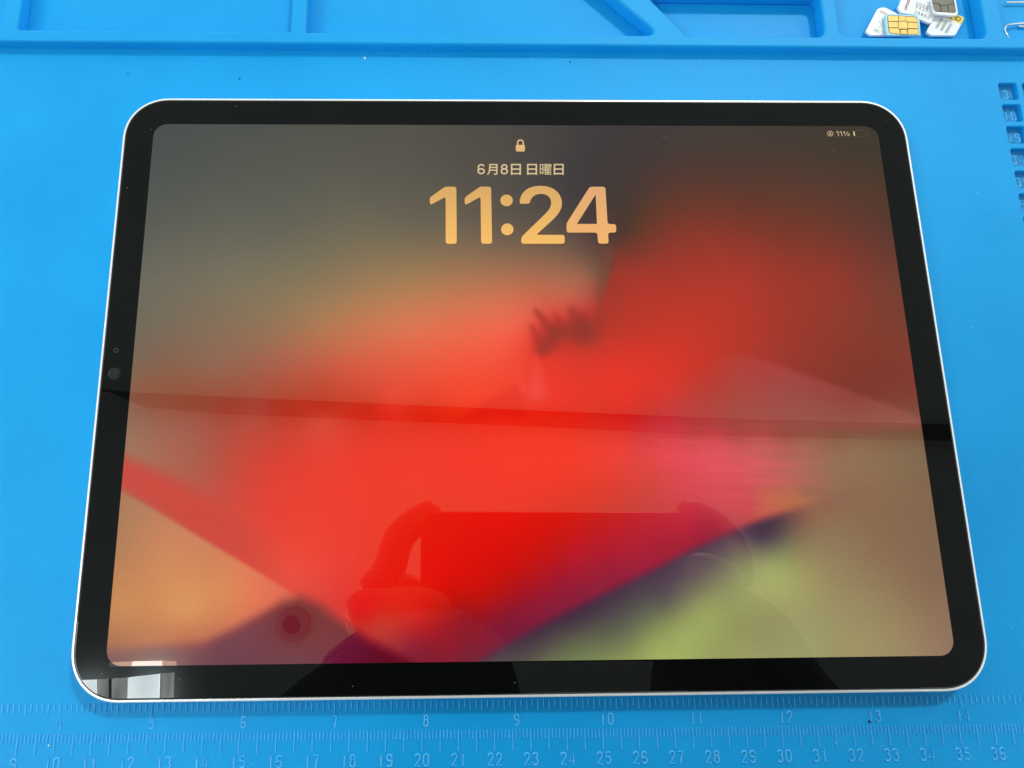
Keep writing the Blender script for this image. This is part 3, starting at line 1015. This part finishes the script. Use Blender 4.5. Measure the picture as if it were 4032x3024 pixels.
def lump(cx, cy, cz_, r, V, F, sq=.6):
    b = len(V)
    n = 6
    a0 = random.random() * 6
    for k in range(n):
        a = a0 + 2 * math.pi * k / n
        rr = r * random.uniform(.65, 1.25)
        V.append((cx + rr * math.cos(a), cy + rr * math.sin(a), cz_ - .02))
    for k in range(n):
        V.append((cx + (V[b + k][0] - cx) * .6, cy + (V[b + k][1] - cy) * .6, cz_ + r * sq))
    for k in range(n):
        j = (k + 1) % n
        F.append((b + k, b + j, b + n + j, b + n + k))
    F.append(tuple(b + n + k for k in range(n)))


def crumb(px, py, r, m, label, z=0.0):
    V, F = [], []
    lump(0, 0, 0, r, V, F)
    o = obj('crumb', V, F, m)
    p = at(px, py, z)
    o.location = [c * MM for c in p]
    tag(o, label, 'crumb')


crumb(1437, 229, .55, M_CR1, 'white crumb at the foot of the tray rim, above the tablet')
crumb(2245, 245, .36, M_CR2, 'dark crumb on the mat just below the tray rim, right of centre')
crumb(943, 310, .34, M_CR2, 'dark round crumb on the mat above the tablet corner')
crumb(503, 290, .3, M_CR2, 'dark crumb on the mat at the upper left, beyond the tablet')
crumb(3423, 2842, .45, M_CR2, 'dark crumb beside the moulded numeral 13')
crumb(838, 194, .22, M_CR1, 'tiny white crumb on the tray rim above the tablet')
crumb(192, 2936, .3, M_CR1, 'white crumb between the ruler ticks at the lower left')
V, F = [], []
for i in range(420):
    x, y = random.uniform(-190, 190), random.uniform(-118, 108)
    if abs(x) < 128 and abs(y) < 93: continue
    lump(x, y, 0, random.uniform(.05, .16), V, F, .3)
for px, py in ((1040, 388), (2755, 236), (3140, 212), (3850, 760), (3830, 1290), (2100, 232), (1670, 216), (3290, 2925), (3985, 2470)):
    p = at(px, py)
    lump(p[0], p[1], 0, .24, V, F, .5)
tag(obj('dust', V, F, M_DUST), 'fine pale dust scattered over the blue mat', 'dust', kind='stuff')
M_SPK = mat('screen_dust', (0.35, 0.36, 0.34), 0.8)
V, F = [], []
spk = [(930, 418), (595, 510), (2205, 200), (500, 740), (570, 2390), (3488, 473), (1388, 2702), (2027, 2688), (1395, 2200), (1077, 2262), (400, 2652), (707, 2672), (2615, 540), (3282, 595)]
for px, py in spk:
    p = at(px, py, GLASS)
    lump(p[0], p[1], GLASS + .03, .13, V, F, .3)
for i in range(60):
    lump(random.uniform(-120, 120), random.uniform(-85, 85), GLASS + .03, random.uniform(.03, .07), V, F, .3)
tag(obj('screen_dust', V, F, M_SPK), 'specks of dust on the glass of the tablet', 'dust', kind='stuff')

# ------------------------------------------------------------------ what the glass mirrors: ceiling, lamp panel, person with phone
M_CEIL = mat('ceiling_paint', (0.40, 0.42, 0.41), 0.9)
worn(M_CEIL, 2.0, (0.20, 0.22, 0.213), (0.23, 0.25, 0.243))
M_DARK = mat('black_rail_paint', (0.004, 0.004, 0.004), 0.8)
ZC = 1750.0
ceil = tag(obj('ceiling', *loft([[(x, y, z) for x, y in ((-1500, -1100), (1500, -1100), (1500, 1400), (-1500, 1400))] for z in (ZC, ZC + 20)]), M_CEIL), kind='structure')
tag(obj('shade_wall', *loft([[(x, -1700, z) for x, z in ((-1700, -700), (1900, -700), (1900, 1740), (-1700, 1740))], [(x, -1720, z) for x, z in ((-1700, -700), (1900, -700), (1900, 1740), (-1700, 1740))]]), M_CEIL), kind='structure')  # unseen wall added to darken the faces turned towards the front
# black rail across the ceiling
lo = [(340, 1525), (418, 1538), (560, 1600), (900, 1625), (2098, 1673), (2929, 1713), (3623, 1728), (4100, 1738)]
hi_ = [(340, 1522), (418, 1534), (520, 1545), (900, 1562), (2098, 1616), (2929, 1650), (3623, 1668), (4100, 1676)]
ring_ = [above(x, y, ZC - 60)[:2] for x, y in hi_] + [above(x, y, ZC - 60)[:2] for x, y in reversed(lo)]
v, f = loft([[(x, y, ZC - 60) for x, y in ring_], [(x, y, ZC - 30) for x, y in ring_]])
tag(obj('ceiling_rail', v, f, M_DARK), 'long black rail under the ceiling, mirrored as a dark band across the screen', 'rail')
# round black fitting
c = above(1148, 2462, ZC - 40)
ft = empty('ceiling_fitting', c)
tag(ft, 'round dark ceiling fitting mirrored at the lower left of the screen', 'ceiling fitting')
cz2 = lambda r, z: [(r * math.cos(a), r * math.sin(a), z) for a in np.linspace(0, 2 * math.pi, 33)[:-1]]
v, f = loft([cz2(44, 39), cz2(46, 5), cz2(30, 0), cz2(24, 6)], False, False)
obj('rim', v, f, mat('dark_fitting', (0.09, 0.09, 0.09), .7), ft)
v, f = loft([cz2(24, 6), cz2(22, 20)], False, True)
obj('core', v, f, M_DARK, ft)
# bright window light panel, lower left
M_PANE = mat('bright_pane', (.8, .8, .8), .5)
b = M_PANE.node_tree.nodes['Principled BSDF']
b.inputs['Emission Color'].default_value = (.86, .97, 1, 1)
b.inputs['Emission Strength'].default_value = 19.0
M_PANE2 = mat('curtained_pane', (.5, .5, .5), .5)
b = M_PANE2.node_tree.nodes['Principled BSDF']
b.inputs['Emission Color'].default_value = (.92, 1, .97, 1)
b.inputs['Emission Strength'].default_value = 3.6
M_FR = mat('window_frame_grey', (.25, .26, .25), .6)
WZ = ZC - 45
wroot = empty('roof_window', above(505, 2700, WZ))
wl = above(505, 2700, WZ)
tag(wroot, 'bright roof window with curtains mirrored in the lower left bezel', 'window')


def pane(name, pts, m_, z=WZ):
    P = [above(px, py, z) for px, py in pts]
    v, f = loft([[(p[0] - wl[0], p[1] - wl[1], 0) for p in P], [(p[0] - wl[0], p[1] - wl[1], 8) for p in P]])
    return obj(name, v, f, m_, wroot)


for m_, lo_, hi2, sc_ in ((M_PANE, (.62, .74, .78), (1, 1.08, 1.08), 9.0), (M_PANE2, (.62, .68, .62), (1.35, 1.42, 1.4), 30.0)):
    nt = m_.node_tree
    nz = node(nt, 'ShaderNodeTexNoise'); nz.inputs['Scale'].default_value = sc_; nz.inputs['Detail'].default_value = 1
    tc = node(nt, 'ShaderNodeTexCoord')
    mp = node(nt, 'ShaderNodeMapping'); mp.inputs['Scale'].default_value = (1, .15, 1)
    nt.links.new(tc.outputs['Object'], mp.inputs['Vector']); nt.links.new(mp.outputs['Vector'], nz.inputs['Vector'])
    rp = node(nt, 'ShaderNodeValToRGB')
    rp.color_ramp.elements[0].position, rp.color_ramp.elements[1].position = .36, .62
    rp.color_ramp.elements[0].color = (*lo_, 1); rp.color_ramp.elements[1].color = (*hi2, 1)
    nt.links.new(nz.outputs['Fac'], rp.inputs['Fac']); nt.links.new(rp.outputs['Color'], nt.nodes['Principled BSDF'].inputs['Emission Color'])
M_GLINT = mat('added_glint_strip', (.8, .8, .8), .5)  # added glowing strips that make a second glint on the display, no window part
b = M_GLINT.node_tree.nodes['Principled BSDF']
b.inputs['Emission Color'].default_value = (.72, .95, 1.35, 1)
b.inputs['Emission Strength'].default_value = 5.0
M_GLINT_DIM = mat('added_dim_strip', (.5, .5, .5), .5)
b = M_GLINT_DIM.node_tree.nodes['Principled BSDF']
b.inputs['Emission Color'].default_value = (.95, .97, 1, 1)
b.inputs['Emission Strength'].default_value = 1.5
pane('added_glint_strip', [(522, 2606), (636, 2604), (638, 2623), (518, 2624)], M_GLINT)
pane('added_dim_strip', [(430, 2610), (521, 2606), (517, 2624), (430, 2625)], M_GLINT_DIM)
pane('added_dim_strip', [(637, 2604), (690, 2607), (690, 2622), (639, 2623)], M_GLINT_DIM)
pane('pane', [(260, 2683), (378, 2678), (390, 3300), (230, 3300)], M_PANE)
pane('curtain', [(380, 2678), (426, 2675), (430, 3300), (392, 3300)], M_PANE2)
pane('frame', [(428, 2675), (438, 2674), (436, 3300), (432, 3300)], M_FR)
pane('curtain', [(440, 2674), (503, 2669), (490, 3300), (438, 3300)], M_PANE2)
pane('pane', [(505, 2669), (628, 2655), (614, 3300), (492, 3300)], M_PANE)
pane('curtain', [(630, 2655), (682, 2650), (664, 3300), (616, 3300)], M_PANE2)

# phone held over the tablet: the picture is taken through its lens
M_PHONE = mat('black_phone_glass', (0.006, 0.006, 0.007), .35)
ph = empty('phone')
ph.location = cam.location
ph.rotation_euler = Euler(ROT, 'XYZ')
tag(ph, 'black phone held over the tablet, mirrored as a dark rectangle in the screen', 'phone')


def slab(x0, x1, y0, y1, z0, z1, r, bev):
    cx, cy = (x0 + x1) / 2, (y0 + y1) / 2
    R = lambda o, z: [(x, y, z) for x, y in rrect(cx, cy, x1 - x0 - 2 * o, y1 - y0 - 2 * o, r - o, 6)]
    return loft([R(bev, z0), R(0, z0 + bev), R(0, z1 - bev), R(bev, z1)])


v, f = slab(-13.6, 146.0, -70.0, 9.6, 2.2, 10.4, 9, .8)
obj('phone_body', v, f, M_PHONE, ph, smooth=40)

# the person behind the phone
M_SKIN = mat('skin', (0.11, 0.066, 0.05), .5, spec=.15)
M_SHIRT = mat('black_shirt_fabric', (0.012, 0.012, 0.014), .9)
worn(M_SHIRT, 40, (.010, .010, .012), (.018, .018, .02))
M_HAIR = mat('black_hair', (0.01, 0.009, 0.008), .6)
pr = empty('person', (0, -420, 0))
tag(pr, 'person in a black long-sleeved top holding a phone over the tablet', 'person')


def skin(name, chains, m_, parent, levels=2):
    """chains: lists of (x, y, z, radius) in mm, joined where they share a point"""
    V, E, Rr = [], [], []
    key = {}
    for ch in chains:
        prev = None
        for (x, y, z, r) in ch:
            k_ = (round(x, 1), round(y, 1), round(z, 1))
            if k_ not in key:
                key[k_] = len(V); V.append((x, y + 420, z)); Rr.append(r)
            i = key[k_]
            if prev is not None and prev != i: E.append((prev, i))
            prev = i
    me = bpy.data.meshes.new(name)
    me.from_pydata([(a * MM, b_ * MM, c_ * MM) for a, b_, c_ in V], E, [])
    o = bpy.data.objects.new(name, me)
    COL.objects.link(o)
    o.parent = parent
    sm = o.modifiers.new('skin', 'SKIN')
    sm.use_smooth_shade = True
    for i, sv in enumerate(me.skin_vertices[0].data):
        sv.radius = (Rr[i] * MM, Rr[i] * MM)
        sv.use_root = (i == 0)
    ss = o.modifiers.new('smooth', 'SUBSURF')
    ss.levels = ss.render_levels = levels
    me.materials.append(m_)
    return o


def A(px, py, z, r): return (*above(px, py, z), r)


zh = 186.0
# left-of-picture hand
wl_ = A(1560, 2560, 176, 19)
palmL = A(1420, 2370, 196, 15)
elbL = (-225, -330, 120, 34)
shL = (-160, -505, 330, 40)
wr_ = A(2890, 2560, 176, 19)
palmR = A(2905, 2330, 196, 15)
elbR = (265, -330, 120, 34)
shR = (200, -505, 330, 40)
neck = (20, -510, 400, 40)
chest = (20, -520, 250, 70)
head1 = (20, -490, 460, 46); head2 = (20, -475, 515, 66); head3 = (20, -465, 570, 60)
body = [
    [chest, neck, head1, head2, head3], [neck, shL, elbL, wl_, palmL], [neck, shR, elbR, wr_, palmR],
]
skin('body', body, M_SKIN, pr)
fing = []
# index fingers hooked over the top edge of the phone
fing.append([A(1440, 2360, 201, 9), A(1545, 2240, 204, 8.6), A(1555, 2115, 205, 8.2), A(1660, 2035, 206, 7.6), A(1740, 2000, 206, 6.6)])
fing.append([A(2890, 2330, 201, 9), A(2905, 2230, 202, 9), A(2865, 2110, 204, 8.4), A(2770, 2035, 206, 7.8), A(2655, 1998, 208, 6.8)])
# middle, ring and little fingers across the back of the phone
for y0_, y1_, xe, k in ((2395, 2385, 1770, 0), (2455, 2450, 1690, 1), (2545, 2555, 1560, 2)):
    fing.append([A(1385 + k * 30, y0_ + 14, 188, 8.2), A(1450 + k * 12, y0_ - 6, 176, 9.0), A(1520 + k * 6, y0_ - 12, 172, 7.2), A((1520 + xe) / 2, y1_ - 10, 170, 8.4), A((1520 + xe * 3) / 4, y1_ - 2, 171, 6.8), A(xe, y1_ + 10, 175, 5.8)])
for y0_, y1_, xe, k in ((2300, 2230, 2690, 0), (2390, 2330, 2640, 1), (2480, 2430, 2660, 2)):
    fing.append([A(2905 - k * 10, y0_, 186, 8.8), A(2830, y0_ - 35, 176, 8.4), A((2830 + xe) / 2, y1_ + 5, 174, 8), A(xe, y1_ + 15, 177, 6.8)])
fing.append([A(2700, 2050, 212, 9), A(2790, 2110, 210, 12), A(2840, 2200, 206, 15), A(2860, 2300, 202, 15)])
# thumbs on the screen side
fing.append([A(1440, 2400, 206, 10), A(1560, 2340, 216, 9), A(1680, 2300, 218, 8)])
fing.append([A(2890, 2360, 206, 10), A(2760, 2320, 214, 9), A(2640, 2290, 216, 8)])
for ch in fing:
    skin('finger', [[(a_, b_, c_, d_ * 1.22) for a_, b_, c_, d_ in ch]], M_SKIN, pr, 2)
sleeveL = [A(1550, 2480, 194, 38), A(1600, 2620, 184, 58), A(1640, 2800, 172, 70), (-205, -300, 122, 56), (-170, -500, 310, 66)]
sleeveR = [A(2905, 2360, 198, 22), A(2900, 2480, 190, 34), A(2890, 2620, 180, 44), A(2890, 2780, 168, 50), (245, -300, 122, 56), (210, -500, 310, 66)]
skin('shirt', [[(20, -540, 30, 110), (20, -530, 200, 105), (20, -520, 330, 85), (20, -512, 385, 52)], sleeveL + [(20, -520, 330, 85)], sleeveR + [(20, -520, 330, 85)], [A(1640, 2800, 172, 70), A(1830, 2760, 178, 50), A(1990, 2720, 188, 34)]], M_SHIRT, pr)
skin('hair', [[(20, -485, 545, 68), (20, -480, 590, 66), (20, -500, 605, 54)]], M_HAIR, pr)
